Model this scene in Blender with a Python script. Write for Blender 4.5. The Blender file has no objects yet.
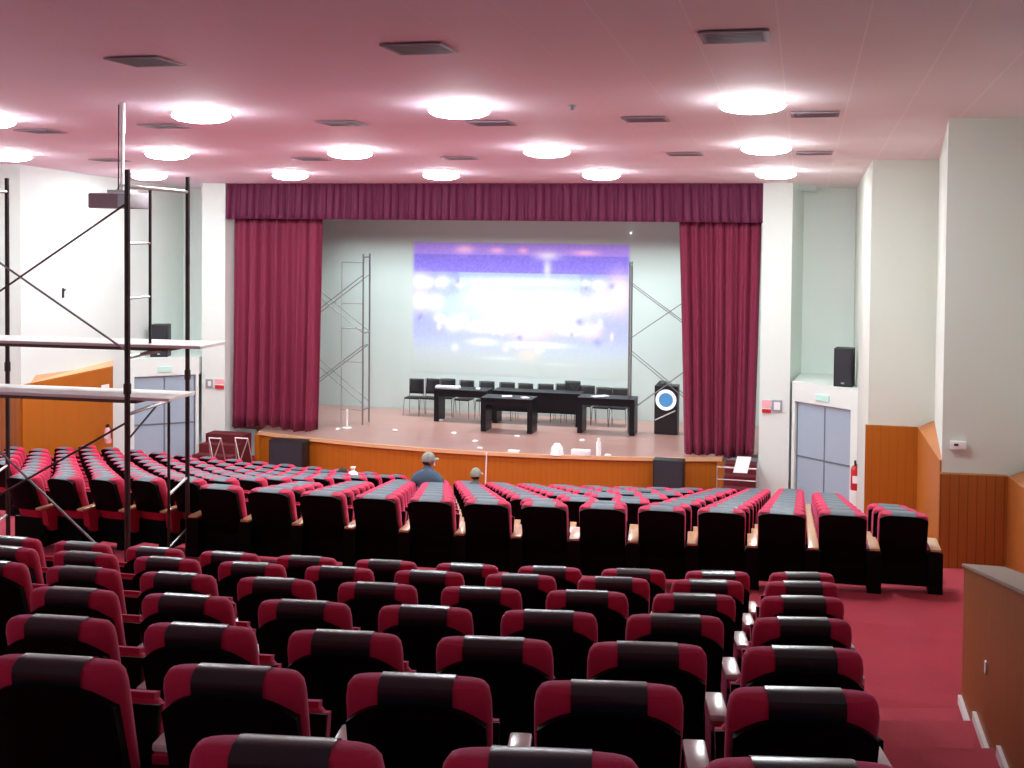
import bpy, bmesh, math, random
from mathutils import Vector, Matrix
random.seed(7)
C = bpy.context.scene.collection
PI = math.pi
# ------------------------------------------------------------------ camera model (eye 5.65 m above the hall floor)
F_, PX, PY, E = 1155., 512., 259., 5.65
def nrm(v):
    l = math.sqrt(sum(a*a for a in v)); return [a/l for a in v]
def dot(a, b): return sum(x*y for x, y in zip(a, b))
ey = nrm([293, 30, 1155]); ex = [4557, -74, -1155]; k_ = dot(ex, ey); ex = nrm([a-k_*b for a, b in zip(ex, ey)])
ez = [-(ex[1]*ey[2]-ex[2]*ey[1]), -(ex[2]*ey[0]-ex[0]*ey[2]), -(ex[0]*ey[1]-ex[1]*ey[0])]
def ray(px, py):
    d = [(px-PX)/F_, (PY-py)/F_, 1]; return dot(d, ex), dot(d, ey), dot(d, ez)
def atY(px, py, Y):
    r = ray(px, py); k = Y/r[1]; return Vector((r[0]*k, Y, r[2]*k+E))
def atZ(px, py, Z):
    r = ray(px, py); k = (Z-E)/r[2]; return Vector((r[0]*k, r[1]*k, Z))
def atX(px, py, X):
    r = ray(px, py); k = X/r[0]; return Vector((X, r[1]*k, r[2]*k+E))
def ceil_z(y): return 7.55-.04*y
def at_ceil(px, py):
    r = ray(px, py); k = 1.9/(r[2]+.04*r[1]); return Vector((r[0]*k, r[1]*k, r[2]*k+E))
def pxx(x, y, z):
    c = [x*ex[i]+y*ey[i]+(z-E)*ez[i] for i in range(3)]; return PX+F_*c[0]/c[2]

cam = bpy.data.cameras.new('camera'); co = bpy.data.objects.new('camera', cam); C.objects.link(co)
M = Matrix(((ex[0], ex[1], -ex[2], 0), (ey[0], ey[1], -ey[2], 0), (ez[0], ez[1], -ez[2], E), (0, 0, 0, 1)))
co.matrix_world = M
cam.sensor_fit = 'HORIZONTAL'; cam.sensor_width = 36; cam.lens = 36*F_/1024
cam.shift_y = -(384-PY)/1024; cam.clip_end = 200; cam.clip_start = .05
bpy.context.scene.camera = co

# ------------------------------------------------------------------ materials
def mat(name, col, rough=.6, metal=0, emit=None, es=0, spec=.5, sheen=0, sheen_col=None, coat=0, bump=None, var=None):
    m = bpy.data.materials.new(name); m.use_nodes = True
    nt = m.node_tree; b = nt.nodes['Principled BSDF']
    b.inputs['Base Color'].default_value = (*col, 1); b.inputs['Roughness'].default_value = rough
    b.inputs['Metallic'].default_value = metal; b.inputs['Specular IOR Level'].default_value = spec
    if sheen:
        b.inputs['Sheen Weight'].default_value = sheen; b.inputs['Sheen Roughness'].default_value = .4
        b.inputs['Sheen Tint'].default_value = (*(sheen_col or (1, 1, 1)), 1)
    if coat: b.inputs['Coat Weight'].default_value = coat; b.inputs['Coat Roughness'].default_value = .2
    if emit: b.inputs['Emission Color'].default_value = (*emit, 1); b.inputs['Emission Strength'].default_value = es
    tc = None
    if var or bump:
        tc = nt.nodes.new('ShaderNodeTexCoord')
    if var:      # (scale, amount, stretch)
        mp = nt.nodes.new('ShaderNodeMapping'); mp.inputs['Scale'].default_value = var[2] if len(var) > 2 else (1, 1, 1)
        nz = nt.nodes.new('ShaderNodeTexNoise'); nz.inputs['Scale'].default_value = var[0]; nz.inputs['Detail'].default_value = 4
        cr = nt.nodes.new('ShaderNodeMixRGB'); a = var[1]
        cr.inputs[1].default_value = (*[c*(1-a) for c in col], 1); cr.inputs[2].default_value = (*[min(1, c*(1+a)) for c in col], 1)
        nt.links.new(tc.outputs['Object'], mp.inputs[0]); nt.links.new(mp.outputs[0], nz.inputs['Vector'])
        nt.links.new(nz.outputs['Fac'], cr.inputs[0]); nt.links.new(cr.outputs[0], b.inputs['Base Color'])
    if bump:
        nz = nt.nodes.new('ShaderNodeTexNoise'); nz.inputs['Scale'].default_value = bump[0]
        bp = nt.nodes.new('ShaderNodeBump'); bp.inputs['Strength'].default_value = bump[1]; bp.inputs['Distance'].default_value = .01
        nt.links.new(tc.outputs['Object'], nz.inputs['Vector']); nt.links.new(nz.outputs['Fac'], bp.inputs['Height'])
        nt.links.new(bp.outputs[0], b.inputs['Normal'])
    return m
def groove(m, pitch=.12, width=.07, dark=.45, axis='XY'):
    """vertical board joints on wood"""
    nt = m.node_tree; b = nt.nodes['Principled BSDF']
    tc = nt.nodes.new('ShaderNodeTexCoord'); sp = nt.nodes.new('ShaderNodeSeparateXYZ')
    nt.links.new(tc.outputs['Object'], sp.inputs[0])
    ad = nt.nodes.new('ShaderNodeMath'); ad.operation = 'ADD'
    nt.links.new(sp.outputs['X'], ad.inputs[0])
    if axis == 'XY': nt.links.new(sp.outputs['Y'], ad.inputs[1])
    else: ad.inputs[1].default_value = 0
    dv = nt.nodes.new('ShaderNodeMath'); dv.operation = 'DIVIDE'; dv.inputs[1].default_value = pitch
    fr = nt.nodes.new('ShaderNodeMath'); fr.operation = 'FRACT'
    lt = nt.nodes.new('ShaderNodeMath'); lt.operation = 'LESS_THAN'; lt.inputs[1].default_value = width
    nt.links.new(ad.outputs[0], dv.inputs[0]); nt.links.new(dv.outputs[0], fr.inputs[0]); nt.links.new(fr.outputs[0], lt.inputs[0])
    mx = nt.nodes.new('ShaderNodeMixRGB'); mx.blend_type = 'MULTIPLY'
    ln = b.inputs['Base Color'].links
    if ln: nt.links.new(ln[0].from_socket, mx.inputs[1])
    else: mx.inputs[1].default_value = b.inputs['Base Color'].default_value
    mx.inputs[2].default_value = (dark, dark, dark, 1)
    nt.links.new(lt.outputs[0], mx.inputs[0]); nt.links.new(mx.outputs[0], b.inputs['Base Color'])
    return m
M_ = dict(
    red=mat('red_velvet', (.6, .008, .055), .8, sheen=.62, sheen_col=(1, .3, .6), var=(9, .15), bump=(160, .15)),
    band=mat('black_leather', (.006, .010, .014), .28, spec=.6, coat=.25),
    bandf=mat('lit_black_leather', (.07, .10, .125), .5, spec=.6, sheen=.3, sheen_col=(.7, .9, 1)),  # black band again, with its reflected light painted in as grey
    undr=mat('dark_red_shell', (.02, .004, .005), .6),
    cadge=mat('aisle_wall_wood', (.30, .085, .004), .5, var=(2.5, .2, (6, 6, .6))),
    shell=mat('black_shell', (.003, .0025, .003), .55, spec=.1),
    wood=mat('armrest_wood', (.75, .42, .2), .28, coat=.6),
    pale=mat('glare_armrest', (.95, .88, .82), .25, coat=.7),  # white of the gloss reflection painted into the armrest colour
    foot=mat('seat_foot', (.12, .12, .13), .4, metal=.6),
    carpet=mat('red_carpet', (.47, .03, .055), .95, sheen=.45, sheen_col=(1, .35, .45), var=(3, .18), bump=(60, .4)),
    wall=mat('white_wall', (.78, .85, .80), .7, var=(.5, .03)),
    wallg=mat('shaded_white_wall', (.69, .74, .66), .75, var=(.6, .04)),  # darker copy of the white wall, shade put into the colour
    stagewall=mat('stage_wall', (.62, .71, .69), .8, var=(.4, .05)),
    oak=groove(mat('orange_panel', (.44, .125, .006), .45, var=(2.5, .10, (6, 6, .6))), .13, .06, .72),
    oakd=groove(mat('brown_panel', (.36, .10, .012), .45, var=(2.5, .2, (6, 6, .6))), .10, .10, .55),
    oakp=mat('plain_panel', (.46, .13, .006), .42, var=(1.5, .08, (6, 6, .6))),
    ledge=mat('ledge_wood', (.75, .42, .22), .4),
    stagefloor=mat('stage_floor', (.42, .22, .19), .28, var=(1.2, .12, (.4, 4, 1)), spec=.5),
    curtain=mat('crimson_curtain', (.21, .014, .05), .75, sheen=.25, sheen_col=(1, .3, .45), var=(3, .15, (3, 3, .3))),
    valance=mat('maroon_valance', (.15, .017, .065), .75, sheen=.25, sheen_col=(.9, .35, .7)),
    door=mat('blue_grey_door', (.38, .49, .58), .4),
    doord=mat('door_groove', (.16, .18, .22), .5),
    black=mat('black_plastic', (.012, .012, .014), .45),
    speaker=mat('speaker_grille', (.022, .024, .032), .6, bump=(200, .4)),
    steel=mat('dark_steel', (.07, .055, .05), .45, metal=.7, var=(14, .5)),
    lsteel=mat('pale_steel', (.6, .6, .58), .35, metal=.8),
    greysteel=mat('grey_steel', (.28, .29, .29), .45, metal=.6),
    plank=mat('whitewashed_plank', (.86, .82, .76), .55, var=(6, .12, (.5, 4, 4))),
    plankd=mat('plank_edge', (.12, .08, .05), .7),
    white=mat('white_paper', (.9, .9, .9), .6),
    lamp=mat('lamp_diffuser', (1, 1, 1), .5, emit=(.88, .97, 1), es=92),
    spot=mat('spot_lens', (1, 1, 1), .5, emit=(1, 1, 1), es=3),
    lampf=mat('lamp_frame', (.8, .8, .8), .5),
    vent=mat('vent_grille', (.16, .10, .13), .6),
    table=mat('dark_table', (.005, .005, .008), .4, spec=.3),
    chrome=mat('chrome_leg', (.6, .62, .64), .2, metal=1),
    green=mat('exit_green', (.6, .92, .82), .5),
    redp=mat('red_paint', (.6, .02, .03), .3),
    pink=mat('pink_print', (.9, .45, .5), .6),
    grey=mat('grey_print', (.35, .36, .4), .5),
    skin=mat('skin_tone', (.42, .22, .15), .55),
    shirt=mat('slate_shirt', (.06, .10, .15), .85, var=(8, .2)),
    shirtw=mat('white_shirt', (.85, .8, .8), .8),
    cap=mat('pale_cap', (.27, .28, .23), .8, var=(20, .15)),
    hair=mat('black_hair', (.012, .010, .012), .6),
    trouser=mat('dark_trousers', (.02, .02, .03), .8),
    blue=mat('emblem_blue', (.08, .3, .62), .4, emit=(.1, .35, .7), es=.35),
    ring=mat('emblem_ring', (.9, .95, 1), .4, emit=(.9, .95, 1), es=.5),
    proj=mat('projector_body', (.35, .3, .32), .4),
    stair=mat('stair_carpet', (.12, .008, .014), .95, var=(5, .2)),
    shirtg=mat('grey_shirt', (.1, .12, .13), .8),
)
# pink tiled ceiling with fine seams
def ceiling_mat():
    m = mat('pink_ceiling', (.62, .36, .42), .75)
    nt = m.node_tree; b = nt.nodes['Principled BSDF']
    tc = nt.nodes.new('ShaderNodeTexCoord'); sp = nt.nodes.new('ShaderNodeSeparateXYZ'); nt.links.new(tc.outputs['Object'], sp.inputs[0])
    def seam(out, off, pitch, w):
        a = nt.nodes.new('ShaderNodeMath'); a.operation = 'ADD'; a.inputs[1].default_value = off
        d = nt.nodes.new('ShaderNodeMath'); d.operation = 'DIVIDE'; d.inputs[1].default_value = pitch
        f = nt.nodes.new('ShaderNodeMath'); f.operation = 'FRACT'
        l = nt.nodes.new('ShaderNodeMath'); l.operation = 'LESS_THAN'; l.inputs[1].default_value = w
        nt.links.new(out, a.inputs[0]); nt.links.new(a.outputs[0], d.inputs[0]); nt.links.new(d.outputs[0], f.inputs[0]); nt.links.new(f.outputs[0], l.inputs[0]); return l.outputs[0]
    s1 = seam(sp.outputs['X'], 100*.65-.43+.006, .65, .02); s2 = seam(sp.outputs['Y'], .1, .65, .02)
    nz = nt.nodes.new('ShaderNodeTexNoise'); nz.inputs['Scale'].default_value = .35; nt.links.new(tc.outputs['Object'], nz.inputs['Vector'])
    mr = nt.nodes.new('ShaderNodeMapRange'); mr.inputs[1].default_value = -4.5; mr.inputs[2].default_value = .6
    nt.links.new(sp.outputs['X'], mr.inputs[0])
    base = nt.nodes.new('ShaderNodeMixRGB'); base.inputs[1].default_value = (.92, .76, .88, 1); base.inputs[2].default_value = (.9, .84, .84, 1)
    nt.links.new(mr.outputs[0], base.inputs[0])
    v = nt.nodes.new('ShaderNodeMixRGB'); v.blend_type = 'MULTIPLY'; v.inputs[2].default_value = (.92, .88, .9, 1)
    nt.links.new(nz.outputs['Fac'], v.inputs[0]); nt.links.new(base.outputs[0], v.inputs[1])
    m1 = nt.nodes.new('ShaderNodeMixRGB'); m1.inputs[2].default_value = (.98, .9, .9, 1)
    m2 = nt.nodes.new('ShaderNodeMixRGB'); m2.inputs[2].default_value = (.8, .62, .74, 1)
    f1 = nt.nodes.new('ShaderNodeMath'); f1.operation = 'MULTIPLY'; nt.links.new(s1, f1.inputs[0])
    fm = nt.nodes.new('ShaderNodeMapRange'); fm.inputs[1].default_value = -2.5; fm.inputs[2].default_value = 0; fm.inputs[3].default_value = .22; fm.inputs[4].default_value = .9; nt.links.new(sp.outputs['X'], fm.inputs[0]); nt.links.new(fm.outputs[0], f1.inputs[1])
    f2 = nt.nodes.new('ShaderNodeMath'); f2.operation = 'MULTIPLY'; f2.inputs[1].default_value = .35; nt.links.new(s2, f2.inputs[0])
    nt.links.new(f2.outputs[0], m2.inputs[0]); nt.links.new(v.outputs[0], m2.inputs[1])
    nt.links.new(f1.outputs[0], m1.inputs[0]); nt.links.new(m2.outputs[0], m1.inputs[1])
    nt.links.new(m1.outputs[0], b.inputs['Base Color'])
    return m
M_['ceiling'] = ceiling_mat()

# ------------------------------------------------------------------ mesh builders
class MB:
    def __init__(s): s.b = bmesh.new()
    def poly(s, pts):
        return s.b.faces.new([s.b.verts.new(p) for p in pts])
    def box(s, x0, x1, y0, y1, z0, z1, bev=0):
        t = bmesh.new()
        bmesh.ops.create_cube(t, size=1)
        for v in t.verts: v.co = Vector(((x0+x1)/2+v.co.x*(x1-x0), (y0+y1)/2+v.co.y*(y1-y0), (z0+z1)/2+v.co.z*(z1-z0)))
        if bev: bmesh.ops.bevel(t, geom=t.edges[:], offset=bev, segments=2, affect='EDGES', profile=.6)
        s.merge(t); return s
    def merge(s, t, mtx=None):
        me = bpy.data.meshes.new('tmp'); t.to_mesh(me); t.free()
        if mtx: me.transform(mtx)
        s.b.from_mesh(me); bpy.data.meshes.remove(me)
    def tube(s, p0, p1, r, n=8, r2=None):
        p0, p1 = Vector(p0), Vector(p1); d = p1-p0; L = d.length
        t = bmesh.new(); bmesh.ops.create_cone(t, cap_ends=True, segments=n, radius1=r, radius2=r if r2 is None else r2, depth=L)
        s.merge(t, Matrix.Translation((p0+p1)/2) @ d.to_track_quat('Z', 'Y').to_matrix().to_4x4()); return s
    def lathe(s, prof, n=24, mtx=None):
        t = bmesh.new(); rings = []
        for r, z in prof:
            rings.append([t.verts.new((r*math.cos(2*PI*i/n), r*math.sin(2*PI*i/n), z)) for i in range(n)] if r > 1e-5 else [t.verts.new((0, 0, z))])
        for a, b in zip(rings, rings[1:]):
            for i in range(n):
                j = (i+1) % n
                q = [a[i % len(a)], a[j % len(a)], b[j % len(b)], b[i % len(b)]]
                u = []
                for v in q:
                    if v not in u: u.append(v)
                if len(u) > 2: t.faces.new(u)
        bmesh.ops.recalc_face_normals(t, faces=t.faces[:])
        s.merge(t, mtx); return s
    def prism(s, pts, z0, z1):
        n = len(pts); lo = [s.b.verts.new((p[0], p[1], z0)) for p in pts]; hi = [s.b.verts.new((p[0], p[1], z1)) for p in pts]
        s.b.faces.new(hi); s.b.faces.new(lo[::-1])
        for i in range(n): s.b.faces.new([lo[i], lo[(i+1) % n], hi[(i+1) % n], hi[i]])
        return s
    def hull(s, lo, hi):
        """prism with individual top and bottom points"""
        n = len(lo); a = [s.b.verts.new(p) for p in lo]; b = [s.b.verts.new(p) for p in hi]
        s.b.faces.new(b); s.b.faces.new(a[::-1])
        for i in range(n): s.b.faces.new([a[i], a[(i+1) % n], b[(i+1) % n], b[i]])
        return s
    def loft(s, rings, cap=True):
        R = [[s.b.verts.new(p) for p in r] for r in rings]; n = len(R[0])
        for a, b in zip(R, R[1:]):
            for i in range(n): s.b.faces.new([a[i], a[(i+1) % n], b[(i+1) % n], b[i]])
        if cap: s.b.faces.new(R[0][::-1]); s.b.faces.new(R[-1])
        return s
    def grid(s, f, nu, nv):
        V = [[s.b.verts.new(f(i/nu, j/nv)) for j in range(nv+1)] for i in range(nu+1)]
        for i in range(nu):
            for j in range(nv): s.b.faces.new([V[i][j], V[i+1][j], V[i+1][j+1], V[i][j+1]])
        return s
    def mesh(s, name, m, smooth=False):
        bmesh.ops.recalc_face_normals(s.b, faces=s.b.faces[:])
        me = bpy.data.meshes.new(name); s.b.to_mesh(me); s.b.free()
        if m: me.materials.append(m)
        if smooth:
            for p in me.polygons: p.use_smooth = True
            try: me.set_sharp_from_angle(angle=.7)
            except Exception: pass
        return me
    def build(s, name, m, parent=None, smooth=False, loc=None, rotz=0):
        o = bpy.data.objects.new(name, s.mesh(name, m, smooth)); C.objects.link(o)
        if parent: o.parent = parent
        if loc is not None: o.location = loc
        if rotz: o.rotation_euler.z = rotz
        return o
def tag(o, label=None, cat=None, group=None, kind=None):
    if label: o['label'] = label
    if cat: o['category'] = cat
    if group: o['group'] = group
    if kind: o['kind'] = kind
    return o
def empty(name, loc, rotz=0, label=None, cat=None, group=None):
    o = bpy.data.objects.new(name, None); o.empty_display_size = .1; C.objects.link(o)
    o.location = loc; o.rotation_euler.z = rotz
    return tag(o, label, cat, group)
def struct(o): o['kind'] = 'structure'; return o
def copy_tree(o, parent=None):
    c = o.copy(); C.objects.link(c)
    if parent: c.parent = parent
    for ch in list(o.children): copy_tree(ch, c)
    return c
ORD = ['zeroth', 'first', 'second', 'third', 'fourth', 'fifth', 'sixth', 'seventh', 'eighth', 'ninth', 'tenth', 'eleventh', 'twelfth', 'thirteenth', 'fourteenth', 'fifteenth']

# ------------------------------------------------------------------ row curves
ZN = [4.44, 4.23, 4.03, 3.81, 3.6, 3.4, 3.2]; AN = [2.68, 3.65, 4.58, 5.6, 6.61, 7.56, 8.45]
RN = [math.hypot(35-a, 6.32) for a in AN]
def zn(k): return ZN[k] if k >= 0 else ZN[0]-.21*k
def rn(k): return RN[k] if k >= 0 else RN[0]-.96*k
def Yn(k, X): return 35-math.sqrt(rn(k)**2-(X+6.3)**2)
def Ym(k, X): return 10.89+.96*k+.0165*(X+6.1)**2+k/10*(-.5+.08*(X+6.1))
def Yl(k, X): return 11.10+.905*k+max(0, -6.38-.09*k-X)*(-.2+.032*k)
def floor_far(X, Y):
    w = min(1, max(0, (-X-6.0)/.5))
    def zf(fn):
        y0, y10 = fn(0, X), fn(10, X); t = (Y-y0)/(y10-y0)*10; return 2.0+.15*min(1, max(0, (Y-9.4)/1.2))-.19*min(10.8, max(0, t))
    return (1-w)*zf(Ym)+w*zf(Yl)

# floor: raked tiers, cross aisle, ramped front half, one carpeted surface
fl = MB()
XS = [-9.2+i*.4 for i in range(24)]+[.39, .8, 1.2]
def b_(k, X): return Yn(k, X)-.16
for k in range(-5, 7):
    for i in range(len(XS)-1):
        x0, x1 = XS[i], XS[i+1]
        ai = x0 > .38; z = zn(k)-.9-(.3 if ai else 0)
        e0 = b_(k+1, x0) if k < 6 else Yn(6, x0)+.55
        e1 = b_(k+1, x1) if k < 6 else Yn(6, x1)+.55
        fl.poly([(x0, b_(k, x0), z), (x1, b_(k, x1), z), (x1, e1, z), (x0, e0, z)])
        zl = zn(k+1)-.9-(.3 if ai else 0) if k < 6 else 1.98
        if ai and not (XS[i-1] > .38): fl.poly([(x0, b_(k, x0), z), (x0, b_(k, x0), z+.3), (x0, e0, z+.3), (x0, e0, z)])
        fl.poly([(x0, e0, z), (x1, e1, z), (x1, e1, zl), (x0, e0, zl)])
# side infill: cross aisle and front ramp
def gy(u): return 8.0+u*17.0
nx, ny = 50, 90
x_of = lambda u: -16.2+u*20.0
V = [[fl.b.verts.new((x_of(i/nx), 8.2+j/ny*17, floor_far(x_of(i/nx), 8.2+j/ny*17)-(.03 if 8.2+j/ny*17 < 9.3 else 0))) for j in range(ny+1)] for i in range(nx+1)]
for i in range(nx):
    for j in range(ny): fl.b.faces.new([V[i][j], V[i+1][j], V[i+1][j+1], V[i][j+1]])
struct(fl.build('floor', M_['carpet']))

# ceiling
cl = MB()
cl.poly([(-17, -4, ceil_z(-4)), (5, -4, ceil_z(-4)), (5, 26, ceil_z(26)), (-17, 26, ceil_z(26))])
cl.poly([(-17, -4, ceil_z(-4)+.1), (5, -4, ceil_z(-4)+.1), (5, 26, ceil_z(26)+.1), (-17, 26, ceil_z(26)+.1)])
struct(cl.build('ceiling', M_['ceiling']))

# ------------------------------------------------------------------ side walls (saw-toothed bays)
RW = [(1.04, 23.1), (1.04, 19.5), (2.05, 19.5), (1.62, 14.5), (2.75, 14.5), (2.35, 9.4), (3.4, 9.4), (3.1, 4.0), (4.2, 4.0), (4.2, 23.1)]
RW[8] = (4.6, 4.0); RW[9] = (4.6, 25.7)
RW = [(1.04, 25.7)]+RW[0:1]+RW[1:]
mir = lambda p: (-13.8-p[0], p[1])
struct(MB().prism(RW, 0, 7.6).build('wall_right', M_['wallg']))
struct(MB().prism([mir(p) for p in RW], 0, 7.6).build('wall_left', M_['wall']))

# wood dado on the walls
z1 = atY(867, 425, 19.45).z; z2 = atY(915, 427, 19.45).z; zb = atY(939, 461, 14.5).z; z3 = atY(940, 473, 14.45).z
o = MB()
o.hull([(1.0, 19.44, .2), (1.80, 19.44, .2), (1.80, 19.52, .2), (1.0, 19.52, .2)], [(1.0, 19.44, z1), (1.80, 19.44, z2), (1.80, 19.52, z2), (1.0, 19.52, z1)])
o.hull([(1.80, 19.44, .2), (1.60, 14.52, .2), (1.64, 14.52, .2), (2.08, 19.44, .2)], [(1.80, 19.44, z2), (1.60, 14.52, zb), (1.64, 14.52, zb+.03), (2.08, 19.44, z2+.14)])
struct(o.build('trim_1', M_['oak']))
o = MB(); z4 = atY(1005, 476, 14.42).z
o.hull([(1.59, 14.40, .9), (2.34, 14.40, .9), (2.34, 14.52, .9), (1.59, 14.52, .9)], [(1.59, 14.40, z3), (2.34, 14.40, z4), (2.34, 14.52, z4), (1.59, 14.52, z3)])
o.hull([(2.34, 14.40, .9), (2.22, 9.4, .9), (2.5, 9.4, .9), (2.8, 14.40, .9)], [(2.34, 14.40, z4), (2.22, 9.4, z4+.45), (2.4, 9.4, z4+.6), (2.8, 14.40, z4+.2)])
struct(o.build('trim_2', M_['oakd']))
# left dado: long plain panel with a bevelled ledge, and the panel nearer the camera
za = atY(24, 385, 19.5).z; zc = atY(113, 366, 22.25); zo = atY(98, 359, 22.6).z; zo2 = atY(38, 369, 20.0).z
o = MB()
o.hull([(-14.80, 19.5, .2), (zc.x, 22.25, .2), (-14.9, 22.6, .2), (-14.9, 19.5, .2)], [(-14.80, 19.5, za), (zc.x, 22.25, zc.z), (-14.9, 22.6, zc.z), (-14.9, 19.5, za)])
struct(o.build('trim_3', M_['oakp']))
o = MB()
o.hull([(-14.80, 19.8, za), (zc.x, 22.25, zc.z), (-14.86, 22.65, zc.z), (-14.86, 19.8, za)], [(-14.82, 19.8, za+.02), (zc.x-.02, 22.27, zc.z+.02), (-14.86, 22.65, zo), (-14.86, 20.1, zo2)])
struct(o.build('trim_4', M_['ledge']))
zd = atY(10, 393, 19.45).z
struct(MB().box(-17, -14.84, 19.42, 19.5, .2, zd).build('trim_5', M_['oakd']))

# stage-end walls: pillars, recesses above the doors, ledges, door frames
for side, m in ((1, lambda p: p), (-1, mir)):
    nm = 'right' if side == 1 else 'left'
    o = MB()
    o.prism([m(p) for p in [(-.84, 24.2), (-.25, 24.2), (-.03, 25.6), (-.84, 25.6)]], 0, 7)
    o.prism([m(p) for p in [(-.84, 25.6), (1.2, 25.6), (1.2, 25.8), (-.84, 25.8)]], 0, 7)
    struct(o.build('wall_front_'+nm, M_['wall']))
    o = MB()
    A, B = Vector((-.20, 24.15, 0)), Vector((1.04, 23.15, 0)); d = (B-A).normalized(); n = Vector((-d.y, d.x, 0))
    A0 = A+n*.0
    pts = [(A.x, A.y), (B.x, B.y), (1.04, 25.6), (-.03, 25.6)]
    o.prism([m(p) for p in pts], 2.15, 2.55)
    J = lambda t0, t1, z0, z1, w=.14, off=0.: o.prism([m(p) for p in [tuple((A+d*t0-n*off)[:2]), tuple((A+d*t1-n*off)[:2]), tuple((A+d*t1+n*w)[:2]), tuple((A+d*t0+n*w)[:2])]], z0, z1)
    L = (B-A).length
    J(0, .07, 0, 2.15); J(L-.16, L, 0, 2.15)
    struct(o.build('trim_'+('6' if side == 1 else '7'), M_['wall']))
    dr = empty('door_'+('1' if side == 1 else '2'), (0, 0, 0)); dr['kind'] = 'structure'
    for t0, t1 in ((.08, L/2-.045), (L/2-.035, L-.17)):
        o = MB(); J(t0, t1, .0, 2.13, .12, -.07); lf = o.build('door_leaf', M_['door'], dr)
        o = MB()
        # rail joints and bright edges
        J(t0, t1, 1.02, 1.05, .069, -.055); J(t0, t0+.02, .05, 2.1, .069, -.06)
        o.build('door_rail', M_['doord'], lf)
    # exit lamp on the fascia
    o = MB(); J(L*.38, L*.58, 2.24, 2.36, .01, .03)
    tag(o.build('exit_sign', M_['green']), 'faint green exit light panel above the %s pair of grey doors' % nm, 'exit sign')

# stage proscenium wing walls, back wall
o = MB(); o.box(-.86, -.80, 24.3, 28.5, 0, 6.9); o.box(-13.0, -12.94-.06, 24.3, 28.5, 0, 6.9)
struct(o.build('wall_stage_wings', M_['wall']))
struct(MB().box(-14, .2, 28.45, 28.6, 0, 7).build('wall_stage_back', M_['stagewall']))
struct(MB().box(-14, .2, 24.9, 28.6, 6.45, 6.6).build('ceiling_stage', M_['stagewall']))

# ------------------------------------------------------------------ stage
stage = empty('stage', (-6.9, 24.5, 0), 0, 'low bowed wooden stage with orange panelled front below the maroon curtains', 'stage')
def edge(X):
    u = (X+6.9)/5.3; return 24.28-.82*max(0, 1-u*u)
xs = [-12.15+i*(10.55/30) for i in range(31)]
o = MB()
o.prism([(x+6.9, edge(x)-24.5) for x in xs]+[(5.35, .35), (6.0, .35), (6.0, 3.9), (-6.0, 3.9), (-6.0, .35), (-5.35, .35)], .80, .87)
o.build('stage_floor', M_['stagefloor'], stage)
o = MB()
for a, b in zip(xs, xs[1:]):
    o.hull([(a+6.9, edge(a)-24.47, -.1), (b+6.9, edge(b)-24.47, -.1), (b+6.9, edge(b)-24.3, -.1), (a+6.9, edge(a)-24.3, -.1)],
           [(a+6.9, edge(a)-24.47, .8), (b+6.9, edge(b)-24.47, .8), (b+6.9, edge(b)-24.3, .8), (a+6.9, edge(a)-24.3, .8)])
o.build('front_panel', M_['oak'], stage)
o = MB()
for a, b in zip(xs, xs[1:]):
    o.hull([(a+6.9, edge(a)-24.525, .80), (b+6.9, edge(b)-24.525, .80), (b+6.9, edge(b)-24.45, .80), (a+6.9, edge(a)-24.45, .80)],
           [(a+6.9, edge(a)-24.525, .874), (b+6.9, edge(b)-24.525, .874), (b+6.9, edge(b)-24.45, .874), (a+6.9, edge(a)-24.45, .874)])
o.build('edge_nosing', M_['ledge'], stage)
o = MB()
o.b.free()
for sx in (-1, 1): MB().box(sx*5.2 if sx > 0 else -5.33, sx*5.33 if sx > 0 else -5.2, -.25, 1, -.1, .8).build('side_panel', M_['oakp'], stage)

# carpeted steps at both ends of the stage
for nm, xa, xb in (('left', -13.2, -12.26), ('right', -1.5, -.88)):
    st = empty('stage_steps', ((xa+xb)/2, 23.6, .1), 0, 'dark red carpeted steps at the %s end of the stage' % nm, 'steps')
    for i in range(4):
        w = (xb-xa)/2
        MB().box(-w, w, -.75+i*.3, .55, -.05 if i == 0 else (i*.19), (i+1)*.19).build('step', M_['stair'], st)

# ------------------------------------------------------------------ curtains
def drape(name, x0, x1, b0, b1, zb, zt, y, folds, mt, label, cat, amp=.09, bulge=0, seed=1):
    rnd = random.Random(seed); ph = [rnd.uniform(0, 6.28) for _ in range(4)]
    cx = (x0+x1)/2
    def f(u, v):
        xt = x0+(x1-x0)*u; xb = b0+(b1-b0)*u; x = xb+(xt-xb)*v**.8
        a = amp*(1.0-.45*v)
        yy = a*(math.sin(2*PI*folds*u+ph[0]+.8*math.sin(5*u+ph[1]))+.45*math.sin(2*PI*folds*2.3*u+ph[2]+v*1.2))
        zz = zb+(zt-zb)*v
        if v == 0 and zt-zb > 2: zz += .04*math.sin(9*u+ph[3])+(.07*u*u if bulge else 0)
        return (x-cx, yy+.25*bulge*math.sin(PI*(1-v))*.5, zz-zb)
    o = MB().grid(f, 160 if zt-zb > 2 else 620, 16 if zt-zb > 2 else 5).build(name, mt, None, True, (cx, y, zb))
    sm = o.modifiers.new('s', 'SOLIDIFY'); sm.thickness = .012
    tag(o, label, cat); return o
drape('stage_curtain', atY(234, 230, 24.5).x, atY(322, 230, 24.5).x, atY(230, 432, 24.5).x, atY(316, 432, 24.5).x, .92, 5.85, 24.5, 7, M_['curtain'], 'long crimson pleated stage curtain gathered at the left of the stage', 'curtain', seed=3)
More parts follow.
